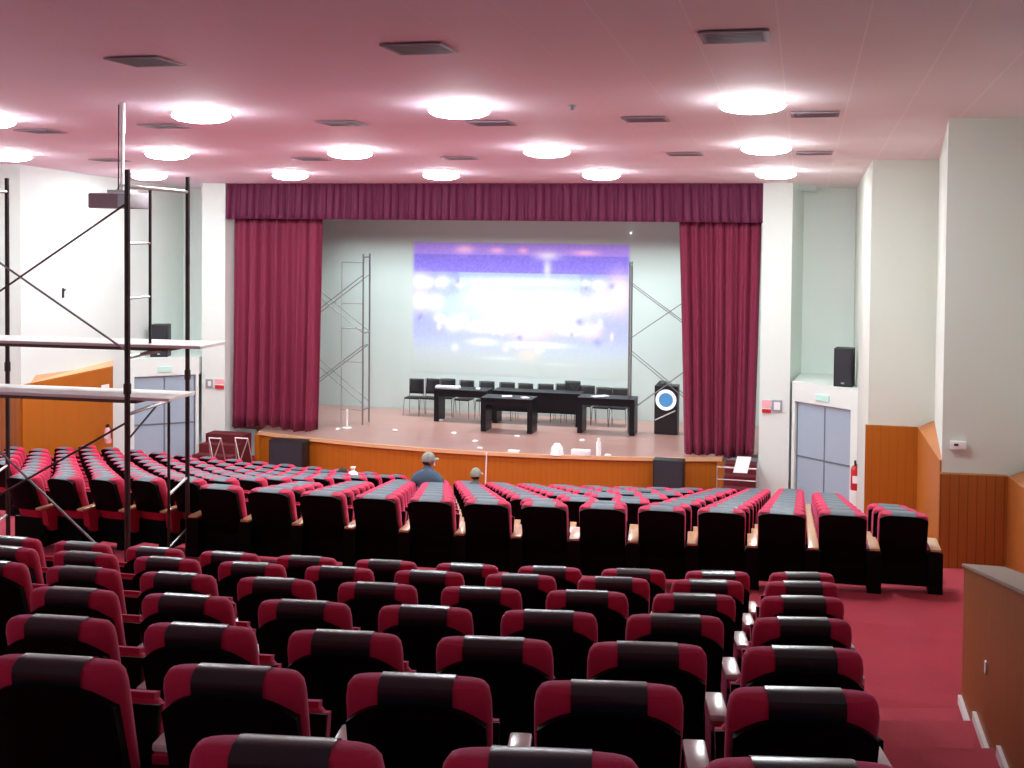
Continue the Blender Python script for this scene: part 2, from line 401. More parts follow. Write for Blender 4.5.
drape('stage_curtain', atY(679, 230, 24.5).x, atY(761, 230, 24.5).x, atY(684, 455, 24.5).x, atY(753, 458, 24.5).x, .84, 5.85, 24.5, 7, M_['curtain'], 'long crimson pleated stage curtain hanging at the right, next to the round emblem', 'curtain', seed=8, bulge=1)
vl = drape('pelmet_curtain', atY(227, 200, 24.25).x, atY(763, 200, 24.25).x, atY(225, 200, 24.25).x, atY(764, 200, 24.25).x, 5.77, ceil_z(24.2)-.005, 24.25, 62, M_['valance'], 'wide maroon pleated pelmet hung across the top of the stage', 'curtain', amp=.05, seed=5)
MB().box(-6.07, 6.07, .03, .12, .62, .78).build('pelmet_board', M_['valance'], vl)

# ------------------------------------------------------------------ projected picture: flat panel on the back wall, colours baked from a formula
def screen_mesh():
    p0 = atY(411, 242, 28.4); p1 = atY(631, 250, 28.4); pb = atY(500, 376, 28.4)
    X0, X1, ZT, ZB = p0.x, p1.x, p0.z, pb.z
    nu, nv = 150, 96
    bm = bmesh.new(); V = [[bm.verts.new((X0+(X1-X0)*i/nu, 28.447, ZB+(ZT-ZB)*j/nv)) for j in range(nv+1)] for i in range(nu+1)]
    for i in range(nu):
        for j in range(nv): bm.faces.new([V[i][j], V[i+1][j], V[i+1][j+1], V[i][j+1]])
    me = bpy.data.meshes.new('projected_picture'); bm.to_mesh(me); bm.free()
    ca = me.color_attributes.new('Col', 'FLOAT_COLOR', 'POINT')
    rnd = random.Random(4)
    rb = random.Random(11)
    def g(u, v, cu, cv, su, sv): return math.exp(-((u-cu)/su)**2-((v-cv)/sv)**2)
    def sm(a, b, x):
        t = max(0, min(1, (x-a)/(b-a))); return t*t*(3-2*t)
    blobs = [(.04, .72, .05, .06, (1, .92, 1)), (.04, .57, .05, .07, (1, .85, 1)), (.12, .56, .035, .06, (.95, .9, 1)), (.15, .72, .03, .05, (.8, .8, 1)),
             (.95, .66, .05, .13, (1, .7, .9)), (.88, .6, .05, .07, (.95, .85, 1)), (.86, .72, .03, .04, (.85, .8, 1)), (.5, .73, .3, .03, (.75, .9, 1)),
             (.5, .56, .2, .09, (1.05, 1, 1)), (.53, .5, .16, .07, (1.15, 1.1, 1.02)), (.32, .6, .05, .09, (1, 1, .98)), (.28, .52, .12, .12, (.55, .85, 1)), (.7, .55, .12, .1, (.9, .9, 1)),
             (.2, .40, .035, .05, (1, .95, 1)), (.34, .38, .08, .04, (1, .85, .95)), (.55, .36, .09, .06, (1, .72, .72)), (.74, .38, .07, .04, (1, .9, .95)), (.83, .38, .04, .05, (1, .7, .8)),
             (.34, .27, .06, .025, (1, 1, 1)), (.5, .26, .05, .02, (1, 1, 1)), (.62, .26, .1, .02, (1, 1, 1)), (.55, .17, .05, .06, (1, .75, .6)), (.42, .15, .09, .015, (.95, 1, 1)), (.68, .12, .08, .012, (.95, 1, 1)),
             (.25, .97, .04, .03, (1, .6, .95)), (.40, .965, .03, .02, (1, .55, .9)), (.63, .93, .05, .03, (.85, .75, 1)), (.80, .955, .05, .02, (1, .55, .95)), (.52, .965, .02, .02, (.95, .5, .8)), (.63, .84, .015, .07, (.7, .7, 1))]
    for q in range(46):      # scattered stage lights and heads in the picture
        blobs.append((rb.uniform(.03, .97), rb.choice([.70, .72, .45, .42, .36, .3, .22])+rb.uniform(-.02, .02), rb.uniform(.006, .02), rb.uniform(.012, .03), rb.choice([(1, .95, 1), (.75, .85, 1), (1, .8, .85), (.3, .3, .75), (.9, 1, 1)])))
    for q in range(9): blobs.append((.36+q*.045+rb.uniform(-.01, .01), .045+rb.uniform(-.008, .008), .018, .014, (.6, 1, .98)))
    for i in range(nu+1):
        for j in range(nv+1):
            u, v = i/nu, j/nv
            vv = .02+v*1.0
            c = [.30, .33, .74]
            if vv > .80: c = [.26, .20, .78] if vv < .93 else [.42, .28, .86]
            k = sm(.42, .10, vv)                       # fades into the pale wall below
            c = [a*(1-k)+b*k for a, b in zip(c, (.52, .62, .62))]
            k = sm(.78, .55, vv)*.35; c = [a*(1-k)+b*k for a, b in zip(c, (.58, .62, .9))]
            if .22 < u < .78 and .38 < vv < .80: c = [a*.75+b*.25 for a, b in zip(c, (.6, .8, 1))]
            for cu, cv, su, sv, bc in blobs:
                w = min(1, g(u, vv, cu, cv, su, sv)*.9); c = [a*(1-w)+b*w for a, b in zip(c, bc)]
            n = rnd.uniform(-.03, .03)
            # soft borders at sides and bottom
            ed = sm(0, .02, u)*sm(1, .985, u)*sm(0, .34, v)
            ca.data[i*(nv+1)+j].color = (max(0, c[0]+n), max(0, c[1]+n), max(0, c[2]+n), ed)
    m = bpy.data.materials.new('projected_light'); m.use_nodes = True; nt = m.node_tree; b = nt.nodes['Principled BSDF']
    at = nt.nodes.new('ShaderNodeVertexColor'); at.layer_name = 'Col'
    mx = nt.nodes.new('ShaderNodeMixRGB'); mx.inputs[1].default_value = (.62, .68, .66, 1)
    nt.links.new(at.outputs['Alpha'], mx.inputs[0]); nt.links.new(at.outputs['Color'], mx.inputs[2]); nt.links.new(mx.outputs[0], b.inputs['Base Color'])
    b.inputs['Roughness'].default_value = .8; b.inputs['Specular IOR Level'].default_value = .1
    nt.links.new(mx.outputs[0], b.inputs['Emission Color'])
    ml = nt.nodes.new('ShaderNodeMath'); ml.operation = 'MULTIPLY'; ml.inputs[1].default_value = .2
    nt.links.new(at.outputs['Alpha'], ml.inputs[0]); nt.links.new(ml.outputs[0], b.inputs['Emission Strength'])
    me.materials.append(m)
    o = bpy.data.objects.new('projected_picture', me); C.objects.link(o); return o
tag(screen_mesh(), 'washed-out violet and blue concert picture projected on the stage back wall', 'projection')

# ------------------------------------------------------------------ seats
PROF = [(.26, .185, .045, .195), (.36, .16, .06, .222), (.50, .12, .062, .23), (.64, .075, .064, .233), (.76, .04, .068, .235), (.835, .02, .070, .234), (.872, .012, .066, .228), (.893, .006, .056, .214), (.903, .002, .034, .190)]
def prof0(z):
    for a, b in zip(PROF, PROF[1:]):
        if a[0] <= z <= b[0]:
            t = (z-a[0])/(b[0]-a[0]); return [a[i]+(b[i]-a[i])*t for i in range(4)]
    return PROF[-1] if z > PROF[-1][0] else PROF[0]
def make_seat(left_end=False, front=False, left=False):
    T = 1.5 if front else 1.0
    def prof(z):
        a = list(prof0(z)); h0 = a[2]; a[2] *= T
        if front: a[2] = max(a[2], .075 if z > .88 else 0)
        a[1] += a[2]-h0; return a
    root = empty('auditorium_seat', (0, 0, 0))
    rings = []
    for z, yc, ht, hw in PROF:
        yc, ht = prof(z)[1:3]; ring = []
        for i in range(20):
            a = 2*PI*i/20; c, s = math.cos(a), math.sin(a); p = .45
            ring.append((hw*math.copysign(abs(c)**p, c), yc+ht*math.copysign(abs(s)**.7, s), z))
        rings.append(ring)
    MB().loft(rings).build('seat_back', M_['red'], root, True)
    # black headrest band wrapped over the top centre
    path = [(prof(z)[1]-prof(z)[2]-.008, z) for z in (.70, .73, .76, .79, .82, .835, .85, .86, .872, .883, .893)]
    path += [(prof(.903)[1]-prof(.903)[2]*.8, .909), (prof(.903)[1]+prof(.903)[2]*.8, .909)]
    path += [(prof(z)[1]+prof(z)[2]+.008, z) for z in (.893, .883, .872, .86, .85, .835, .82, .79, .76, .73, .70)]
    o = MB(); w = .112 if front else .118
    for a, b in zip(path, path[1:]):
        o.poly([(-w, a[0], a[1]), (w, a[0], a[1]), (w, b[0], b[1]), (-w, b[0], b[1])])
    bmesh.ops.remove_doubles(o.b, verts=o.b.verts[:], dist=1e-5)
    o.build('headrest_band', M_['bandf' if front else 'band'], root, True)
    # black moulded rear shell with an arched top
    def sh(u, v, off):
        x = (u*2-1)*.222; top = (.893-.045*abs(u*2-1)**5) if front else (.845-.075*abs(u*2-1)**3.2); b0 = .46 if left else (.05 if front else .10); z = b0+(top-b0)*v
        yc, ht = prof(max(z, .26))[1:3]; y = yc-ht-.012-off-.018*(1-abs(u*2-1)**4)
        if z < .26: y -= (.26-z)*-.1
        return (x, y, z)
    o = MB(); o.grid(lambda u, v: sh(u, v, .0), 12, 10)
    rim = MB()
    o.grid(lambda u, v: (sh(u, 1, 0)[0], sh(u, 1, 0)[1]+.05*v, sh(u, 1, 0)[2]), 12, 1)
    for s in (0, 1): o.grid(lambda u, v: (sh(s, u, 0)[0], sh(s, u, 0)[1]+.05*v, sh(s, u, 0)[2]), 10, 1)
    rim.b.free()
    bmesh.ops.remove_doubles(o.b, verts=o.b.verts[:], dist=1e-4)
    o.build('rear_shell', M_['shell'], root, True)
    if front: MB().box(-.27 if left else -.235, .27 if left else .235, .10, .13, .03, .34 if left else .40).build('dark_infill', M_['shell'], root)  # black sheet added to keep the gap below the seat dark
    # cushion folded up
    t = bmesh.new(); bmesh.ops.create_cube(t, size=1)
    for v in t.verts: v.co = Vector((v.co.x*.45, v.co.y*.12, v.co.z*.40))
    bmesh.ops.bevel(t, geom=t.edges[:], offset=.035, segments=3, affect='EDGES')
    o = MB(); o.merge(t, Matrix.Translation((0, .31, .47)) @ Matrix.Rotation(-.25, 4, 'X'))
    o.build('seat_cushion', M_['red'], root, True)
    t = bmesh.new(); bmesh.ops.create_cube(t, size=1)
    for v in t.verts: v.co = Vector((v.co.x*.47, v.co.y*.02, v.co.z*.52))
    MB().b.free(); o = MB(); o.merge(t, Matrix.Translation((0, .215, .40)) @ Matrix.Rotation(-.25, 4, 'X'))
    o.build('cushion_underside', M_['shell'], root)
    hw = (.052 if left else .066) if front else .03; az = .485 if front else .545; pw = .05 if front else .028; aw = .052 if front else .04
    for sx in ((1, -1) if left_end else (1,)):
        x = .3*sx
        # black standard on the floor
        o = MB()
        pr = [(-.045, 0), (.33, 0), (.30, .06), (.16, .12), (.17, .17 if left else az-.04), (-.02 if front else .06, .17 if left else az-.015), (-.03 if front else .05, .1)]
        lo = [(x-hw, a, b) for a, b in pr]; hi = [(x+hw, a, b) for a, b in pr]
        o.hull(lo, hi).build('standard', M_['shell'], root)
        o = MB()
        pr = [(.10 if left else .15, .26 if left else .22), (.17 if left else .19, .17), (.30, .17), (.36, .24), (.41, .40), (.43, az), (.07 if left else .13, az)]
        o.hull([(x-pw, a, b) for a, b in pr], [(x+pw, a, b) for a, b in pr]).build('side_panel', M_['red'], root)
        o = MB(); o.box(x-aw, x+aw, -.02 if front else .15, .44 if front else .39, az, az+.03, .012)
        o.build('armrest', M_['wood' if front else 'pale'], root, True)
    return root
PROTO = {}
def place(x, y, z, rz, label, group, end=False):
    front = 'front' in group; left = 'left' in group; key = (end, front, left)
    if key in PROTO: o = copy_tree(PROTO[key])
    else: o = PROTO[key] = make_seat(end, front, left)
    o.scale = (.75 if left else 1, 1, .83 if front else 1)
    o.location = (x, y, z); o.rotation_euler.z = rz
    return tag(o, label, 'theatre seat', group)
seats = []
# near block, seven curved rows, numbered from the front of the block
for k in range(7):
    j = 0; row = []
    x = .02
    while True:
        y = Yn(k, x)
        if pxx(x-.3, y, zn(k)) < -55: break
        row.append((x, y))
        phi = math.asin((x+6.3)/rn(k)); x -= .603*math.cos(phi)
    for j, (x, y) in enumerate(row):
        phi = math.asin((x+6.3)/rn(k)); r = 7-k
        seats.append((x, y, zn(k)-.915, phi, 'red seat, nearer block, %s row back from cross aisle, %s from right end' % (ORD[r], ORD[j+1]), 'seats of the nearer raked block', j == len(row)-1))
# front block right of the aisle
for k in range(11):
    cols = [.97-.572*i for i in range(13 if k < 5 else 14)]
    first = 0 if k < 3 else (1 if k < 8 else 2)
    for i in range(first, len(cols)):
        x = cols[i]; y = Ym(k, x)
        phi = math.atan((Ym(k, x+.05)-Ym(k, x-.05))/.1)
        phi *= min(1, max(0, (-.2-x)/2.0))*.9
        q = min(1, max(0, (-.9-x)/2.1)); x2 = x-.28*(k % 2)*q*q*(3-2*q)
        if x2 < -6.38-.09*k+.46: continue
        y = Ym(k, x2); seats.append((x2, y, 2.15-.19*k, phi, 'red seat, front centre block, %s row past cross aisle, %s from right end' % (ORD[k+1], ORD[i-first+1]), 'seats of the front centre block', x2 < -6.38-.09*k+1.03))
# front block left of the aisle
for k in range(11):
    n = 0
    while True:
        sp = .445+.015*k
        x = -6.38-.09*k-sp*n; y = Yl(k, x)
        if x < -14.45 or pxx(x-.2, y, 2.9-.19*k) < -12 or n > 14: break
        n += 1
    for j in range(n):
        x = -6.38-.09*k-sp*j; y = Yl(k, x)
        seats.append((x, y, 2.15-.19*k, -math.radians(6), 'red seat, front left block, %s row past cross aisle, %s from its right end' % (ORD[k+1], ORD[j+1]), 'seats of the front left block', False))
print('SEATS', len(seats))
for s in seats: place(*s)

# ------------------------------------------------------------------ ceiling lamps and vents
LP = [(-.57, 12.7), (-3.87, 12.75), (-7.18, 12.8), (-10.4, 13.0), (-.56, 17.0), (-3.84, 17.25), (-7.05, 17.25), (-10.27, 17.2), (-13.4, 17.35),
      (-.52, 21.3), (-3.72, 21.45), (-6.85, 21.4), (-10.0, 21.35), (-13.2, 21.4)]
lm0 = None
rowname = {12: 'nearest', 13: 'nearest', 17: 'middle', 21: 'far'}
cnt = {}
for x, y in LP:
    rn_ = rowname[int(y)]; cnt[rn_] = cnt.get(rn_, 0)+1
    lab = 'round glowing white ceiling lamp, %s row, %s from the right' % (rn_, ORD[cnt[rn_]])
    if lm0 is None:
        lm0 = empty('ceiling_lamp', (0, 0, 0))
        MB().lathe([(0, -.15), (.16, -.145), (.27, -.125), (.335, -.095), (.350, -.072), (.30, -.066), (0, -.066)], 36).build('diffuser', M_['lamp'], lm0, True)
        MB().lathe([(.272, -.008), (.295, -.008), (.295, 0), (.272, 0)], 36).build('rim', M_['lampf'], lm0, True)
        MB().lathe([(.353, -.07), (.337, -.034), (.292, -.009), (.272, 0)], 36).build('bloom_glow', M_['spot'], lm0, True)  # glowing upper half shaped to stand in for lens bloom
        l = lm0
    else: l = copy_tree(lm0)
    l.location = (x, y, ceil_z(y)-.005); tag(l, lab, 'ceiling lamp', 'round ceiling lamps')
VP = [(420, 48, 'middle one of those nearest the camera'), (735, 36, 'nearest the camera at the right'), (146, 61, 'nearest the camera at the left'), (646, 119, 'between nearest and middle lamps, left of the ceiling seams'),
      (815, 114, 'beside the right wall, between the nearest and middle lamps'), (343, 123, 'between nearest and middle lamps, left of mid hall'), (42, 131, 'far left above the scaffold'), (492, 123, 'just past the nearest-row lamp over mid hall'), (165, 126, 'between the two lamps right of the projector pole'),
      (685, 154, 'in front of the stage, right of centre'), (814, 153, 'in front of the right recess'), (312, 159, 'in front of the stage, above the left curtain'), (460, 158, 'in front of the stage centre'), (110, 160, 'near the projector pole')]
v0 = None
for px, py, lab in VP:
    p = at_ceil(px, py)
    if v0 is None:
        v0 = empty('ceiling_vent', (0, 0, 0))
        MB().box(-.25, .25, -.25, .25, -.012, 0).build('backing', M_['vent'], v0)
        for i in range(7): MB().box(-.22, .22, -.21+i*.065, -.18+i*.065, -.016, -.01).build('slat', M_['vent'], v0)
        o = MB(); o.box(-.27, -.24, -.27, .27, -.014, 0); o.box(.24, .27, -.27, .27, -.014, 0); o.box(-.24, .24, -.27, -.24, -.014, 0); o.box(-.24, .24, .24, .27, -.014, 0)
        o.build('frame', mat('vent_frame', (.3, .2, .24), .6), v0)
        v = v0
    else: v = copy_tree(v0)
    v.location = (p.x, p.y, ceil_z(p.y)-.002); tag(v, 'dark square ceiling vent, '+lab, 'ceiling vent', 'square ceiling vents')
p = at_ceil(572, 105)
tag(MB().lathe([(0, -.06), (.02, -.06), (.04, -.03), (.05, 0), (0, 0)], 12).build('smoke_detector', M_['grey'], None, True, (p.x, p.y, ceil_z(p.y))), 'tiny dark smoke detector on the ceiling ahead of the middle lamps', 'smoke detector')

# ------------------------------------------------------------------ projector on its ceiling pole
pp = at_ceil(121, 103); pz = atY(120, 201, pp.y).z
pr = empty('ceiling_projector', (pp.x, pp.y, pz), -.1, 'grey box projector hanging from the ceiling on a white pole above the scaffold', 'projector')
MB().box(-.30, .28, -.22, .22, -.09, .09, .02).build('body', M_['proj'], pr, True)
MB().box(.14, .26, -.235, -.21, -.07, .07).build('side_vent', M_['lsteel'], pr)
MB().lathe([(.045, 0), (.06, .01), (.06, .06), (.05, .06), (.04, .02), (0, .02)], 16, Matrix.Translation((.0, .20, 0)) @ Matrix.Rotation(-PI/2, 4, 'X')).build('lens', M_['black'], pr, True)
MB().tube((.02, 0, .08), (.02, 0, ceil_z(pp.y)-pz-.35), .022).tube((.02, 0, ceil_z(pp.y)-pz-.36), (.02, 0, ceil_z(pp.y)-pz), .034).build('pole', M_['white'], pr, True)
MB().tube((-.03, -.01, .08), (-.025, -.01, ceil_z(pp.y)-pz-.02), .008, 6).build('cable', M_['black'], pr)
MB().box(-.12, .16, -.1, .1, .09, .13).tube((-.08, 0, .10), (.02, 0, .22), .012).tube((.12, 0, .10), (.02, 0, .22), .012).build('bracket', M_['lsteel'], pr)

# ------------------------------------------------------------------ big scaffold tower in the cross aisle
XA, XB, YA, YB = -6.31, -8.52, 9.85, 10.97; Z0 = 2.0
sc = empty('scaffold_tower', (XA, YA, Z0), 0, 'rusty steel scaffold tower with two pale planks standing in the cross aisle', 'scaffold')
def S(x, y, z): return (x-XA, y-YA, z-Z0)
for (x, y, zt, r) in ((XA, YA, 6.16, .028), (XA, YB, 6.14, .024), (XB, YA, 6.16, .026), (XB, YB, 6.13, .024)):
    MB().tube(S(x, y, Z0), S(x, y, zt), r).tube(S(x, y, 4.0), S(x, y, 4.1), r*1.35).build('post', M_['steel'], sc, True)
for x in (XA, XB):
    y3 = YA+.40; y5 = YA+.75
    MB().tube(S(x, y3, 4.35), S(x, y3, 6.0), .015).build('inner_post', M_['steel'], sc, True)
    MB().tube(S(x, y5, Z0+.2), S(x, y5, 3.86), .015).build('inner_post', M_['steel'], sc, True)
    o = MB(); o.tube(S(x, YA, 6.0), S(x, YB, 5.98), .018); o.build('top_bar', M_['lsteel'], sc, True)
    for zz in (5.45, 4.92): MB().tube(S(x, YA, zz), S(x, y3, zz), .011).build('rung', M_['lsteel'], sc, True)
    for zz in (2.35, 2.9): MB().tube(S(x, y5, zz-.05), S(x, YB, zz+.06), .014).build('rung', M_['lsteel'], sc, True)
    MB().tube(S(x, YA, 4.35), S(x, YB-.1, 4.38), .018).build('deck_bar', M_['lsteel'], sc, True)
    MB().tube(S(x, YA, 3.8), S(x, YB-.1, 3.84), .018).build('deck_bar', M_['lsteel'], sc, True)
    MB().tube(S(x, YA, 2.12), S(x, YB, 2.12), .018).build('base_bar', M_['steel'], sc, True)
    MB().tube(S(x, YA, 3.55), S(x, YA+.5, 3.8), .01).build('gusset', M_['steel'], sc, True)
for q0, q1, m in (((117, 210), (0, 291), 'steel'), ((118, 345), (0, 263), 'greysteel'), ((124, 424), (31, 477), 'steel'), ((97, 545), (45, 495), 'greysteel')):
    a, b = atY(q0[0], q0[1], YA), atY(q1[0], q1[1], YA); d = (b-a)/(b.x-a.x)
    a, b = a+d*(XA-a.x), a+d*(XB-a.x)
    MB().tube(S(*a), S(*b), .011).build('diagonal_brace', M_[m], sc, True)
for lab, x1, z, ys, zl in (('upper', atY(221, 350, 10.3).x, atY(221, 350, 10.3).z, 10.15, 0), ('lower', atY(190, 402, 10.1).x, atY(190, 402, 10.1).z, 9.95, 0)):
    o = MB(); x1 -= .13; L = x1+9.3
    o.box(-L, 0, -.02, .50, .0, .03, .005); pk = o.build('scaffold_plank', M_['plank'], None, False, (x1, ys, z+.02), 0)
    pk.rotation_euler.y = -.008
    MB().box(-L, -.35, -.022, .45, -.03, .0).build('batten', M_['plankd'], pk)
    tag(pk, '%s long pale plank laid across the steel scaffold tower' % lab, 'plank', 'planks on the scaffold')

# ------------------------------------------------------------------ stage scaffolds
ST = .87
pA = atZ(368, 425, ST); zt = atY(368, 254, pA.y).z
def tower(name, x0, x1, y0, y1, zt, label, mtl, swap=1):
    t = empty(name, (x0, y0, ST), 0, label, 'scaffold')
    f = lambda x, y, z: (x-x0, y-y0, z-ST)
    for x in (x0, x1):
        for y in (y0, y1): MB().tube(f(x, y, ST), f(x, y, zt), .022).build('post', mtl, t, True)
        for z in (zt-.08, (ST+zt)/2-.15, (ST+zt)/2+.15, ST+.35): MB().tube(f(x, y0, z), f(x, y1, z), .018).build('rung', mtl, t, True)
    for y in (y0, y1):
        for za_, zb_ in ((ST+.5, ST+1.9), (ST+1.9, ST+.5), (ST+2.2, zt-.5), (zt-.5, ST+2.2)):
            MB().tube(f(x0, y, za_), f(x1, y, zb_), .010).build('diagonal_brace', M_['greysteel'], t, True)
    return t
ta = tower('stage_scaffold', pA.x-.14, pA.x-2.0, pA.y, pA.y+.42, zt, 'thin grey scaffold tower on the stage beside the left curtain', M_['greysteel'])
MB().tube((-.55, 0, 0), (-.55, 0, zt-ST-.2), .012).build('ladder_post', M_['lsteel'], ta, True)
for zz in (.35, 1.5, 2.3, 2.9, zt-ST-.2): MB().tube((-.55, 0, zz), (0, 0, zz), .012).build('ladder_rung', M_['lsteel'], ta, True)
pB = atZ(628, 434, ST); ztB = atY(630, 262, pB.y).z
tower('stage_scaffold', pB.x, pB.x+1.8, pB.y, pB.y+.34, ztB, 'tall grey scaffold tower on the stage between the tables and round emblem', M_['greysteel'])
q = atZ(347, 428, ST); z_ = atY(347, 409, q.y).z
tag(MB().tube((0, 0, 0), (0, 0, z_-ST), .028).lathe([(0, 0), (.12, 0), (.12, .015), (0, .02)], 16).build('short_post', M_['white'], None, True, (q.x, q.y, ST)), 'short white post standing on the stage near the left scaffold', 'post')

# ------------------------------------------------------------------ stage tables and chairs
def table(x0, x1, y, d, h, label, front=False):
    t = empty('conference_table', ((x0+x1)/2, y, ST), 0, label, 'table', 'dark tables on the stage'); w = (x1-x0)/2
    MB().box(-w, w, 0, d, h-.05, h, .006).build('tabletop', M_['table'], t)
    o = MB(); o.box(-w+.05, w-.05, .04, .06, h-(.5 if front else .18), h-.05); o.build('apron', M_['table'], t)
    for sx in (-1, 1): MB().box(sx*w-(.12 if sx > 0 else 0), sx*w+(.12 if sx < 0 else 0), .03, d-.03, 0, h-.05, .004).build('leg', M_['table'], t)
    return t
T1 = table(-8.72, -7.38, 26.75, .6, .80, 'leftmost dark table of the long row at the back of the stage')
T2 = table(-7.25, -6.02, 25.75, .6, .80, 'dark table standing alone nearest the stage edge')
T3 = table(-7.3, -5.12, 26.95, .55, .80, 'long closed-front dark table partly hidden behind the nearer stage table', True)
T4 = table(-5.05, -3.72, 26.2, .6, .84, 'rightmost dark table on the stage, beside the grey scaffold tower')
def stage_chair():
    c = empty('stacking_chair', (0, 0, 0))
    o = MB()
    o.grid(lambda u, v: ((u-.5)*.44, .21+.05*v+.04*(1-(2*u-1)**2), .52+.38*v), 8, 6)
    b = o.build('backrest', M_['black'], c, True); b.modifiers.new('s', 'SOLIDIFY').thickness = .02
    MB().box(-.23, .23, -.22, .2, .43, .47, .015).build('seat', M_['black'], c, True)
    for sx in (-1, 1):
        MB().tube((sx*.23, -.2, .43), (sx*.25, -.24, 0), .012).build('leg', M_['chrome'], c, True)
        MB().tube((sx*.23, .22, .9), (sx*.23, .22, .43), .012).tube((sx*.23, .22, .43), (sx*.25, .28, 0), .012).build('leg', M_['chrome'], c, True)
    return c
ch0 = stage_chair(); first = True
CH = [(414, 27.5, .0, 'black stacking chair at the far left of the stage with legs showing'), (430, 27.5, .02, 'black chair second from the left, clear of the tables'), (446, 27.75, .0, 'black chair behind the left corner of the leftmost table'),
      (464, 27.6, .0, 'black chair behind the middle of the leftmost table'), (485, 27.6, .0, 'black chair behind the right end of the leftmost table'), (505, 27.55, .0, 'black chair behind the nearer stage table, left one'), (523, 27.5, .0, 'black chair behind the nearer stage table, right one'),
      (544, 27.55, .0, 'black chair just right of the nearer stage table'), (561, 27.7, .0, 'low black chair beside the taller chair back'), (571, 27.65, .1, 'tallest black chair back in the row behind the tables'), (585, 27.6, .0, 'black chair left of the pale chair frame'), (602, 27.4, .0, 'black chair with bright metal frame at the right table'), (619, 27.4, .0, 'rightmost black chair, against the grey scaffold')]
for px, y, dz, lab in CH:
    p = atY(px, 390, y)
    c = ch0 if first else copy_tree(ch0); first = False
    c.location = (p.x, y, ST); c.scale = (.84, .84, 1+dz*1.0); c.rotation_euler.z = random.uniform(-.12, .12)
    tag(c, lab, 'chair', 'black chairs behind the stage tables')
# name cards and papers on tables
for i, (px, Y, dx, zz, lab) in enumerate(((448, 27.0, .3, .80, 'white folded cloth on the leftmost table'), (478, 27.1, .05, .80, 'white card on the right end of the leftmost table'), (507, 26.1, .12, .80, 'white paper sheet in the middle of the nearer stage table'), (525, 26.0, .08, .80, 'white paper at the right end of the nearer stage table'), (600, 26.5, .2, .84, 'white papers on the rightmost table'))):
    p = atY(px, 395, Y)
    tag(MB().box(-dx, dx, -.1, .1, 0, .01 if i != 0 else .05, .002).build('paper_sheet', M_['white'], None, False, (p.x, Y, ST+zz+.001), .2*i), lab, 'paper')
# lectern with round emblem
pl = atZ(654, 434, ST); pr2 = atZ(678, 434, ST); w = (pr2.x-pl.x)/2; hL = atY(665, 386, pl.y).z-ST
lec = empty('lectern', ((pl.x+pr2.x)/2, pl.y+.2, ST), 0, 'black upright lectern bearing a round blue and white emblem', 'lectern')
MB().box(-w, w, -.2, .2, 0, hL, .01).build('body', M_['black'], lec)
mt = Matrix.Translation((0, -.215, hL-.32)) @ Matrix.Rotation(PI/2, 4, 'X')
MB().lathe([(0, 0), (.165, 0), (.165, .012), (0, .012)], 32, mt).build('emblem_disc', M_['blue'], lec)
MB().lathe([(.165, 0), (.24, 0), (.24, .018), (.165, .018), (.165, 0)], 32, mt).build('emblem_ring', M_['ring'], lec)
MB().tube((-w+.02, -.21, hL-.80), (w-.05, -.21, hL-.56), .015).build('silver_stripe', M_['lsteel'], lec)
MB().lathe([(0, .1), (.08, .09), (.13, .04), (.15, 0), (0, 0)], 16, Matrix.Translation((-.1, 0, hL))).build('top_hump', M_['black'], lec, True)  # round black hump on the lectern top
# odd small white things on the stage floor and rim
for i, (px, py, lab) in enumerate(((395, 431, 'left of the tables'), (441, 421, 'by the leftmost table leg'), (454, 434, 'in front of the leftmost table'), (475, 442, 'in front of the nearer table, left'), (517, 437, 'in front of the nearer table, right'), (582, 441, 'in front of the right table leg'), (480, 449, 'at the stage edge above the seated people'), (338, 430, 'beside the short white post'), (608, 456, 'at the stage edge right of the bottle'))):
    p = atZ(px, py, ST)
    t = bmesh.new(); bmesh.ops.create_icosphere(t, subdivisions=2, radius=.06)
    for v in t.verts: v.co = Vector((v.co.x*random.uniform(.9, 1.3), v.co.y*random.uniform(.8, 1.1), max(v.co.z*.5, -.02)+.02))
    o = MB(); o.merge(t); tag(o.build('white_lump', M_['white'], None, False, p), 'small white lump on the stage floor, '+lab, 'paper', 'white lumps on the stage')
p = atZ(554, 457, ST); p.y = max(p.y, 23.65)
tag(MB().lathe([(0, .24), (.06, .23), (.12, .15), (.14, .03), (.15, 0), (0, 0)], 20).build('safety_helmet', M_['white'], None, True, p), 'white rounded helmet standing on the stage edge', 'helmet')
p = atZ(580, 456, ST); p.y = max(p.y, 23.7)
tag(MB().box(-.2, .2, -.08, .08, 0, .12, .02).build('white_box', M_['white'], None, True, p), 'low white box on the stage edge beside the white helmet', 'box')
p = atZ(513, 453, ST); p.y = max(p.y, 23.6)
tag(MB().box(-.12, .12, -.05, .05, 0, .05, .01).build('white_cloth', M_['white'], None, True, p), 'small folded white cloth on the stage edge left of the helmet', 'cloth')
p = atZ(597, 457, ST); p.y = max(p.y, 23.8)
tag(MB().lathe([(0, 0), (.055, 0), (.055, .27), (.03, .31), (.03, .36), (0, .36)], 16).build('white_bottle', M_['white'], None, True, p), 'tall white bottle on the stage edge right of the white box', 'bottle')
# small bright lamp high on the stage wall
p = atY(631, 233, 28.38)
tag(MB().lathe([(0, 0), (.022, .0), (.022, .03), (0, .04)], 12, Matrix.Rotation(PI/2, 4, 'X')).build('wall_lamp', M_['spot'], None, True, p), 'tiny bright lamp high on the stage back wall', 'lamp')

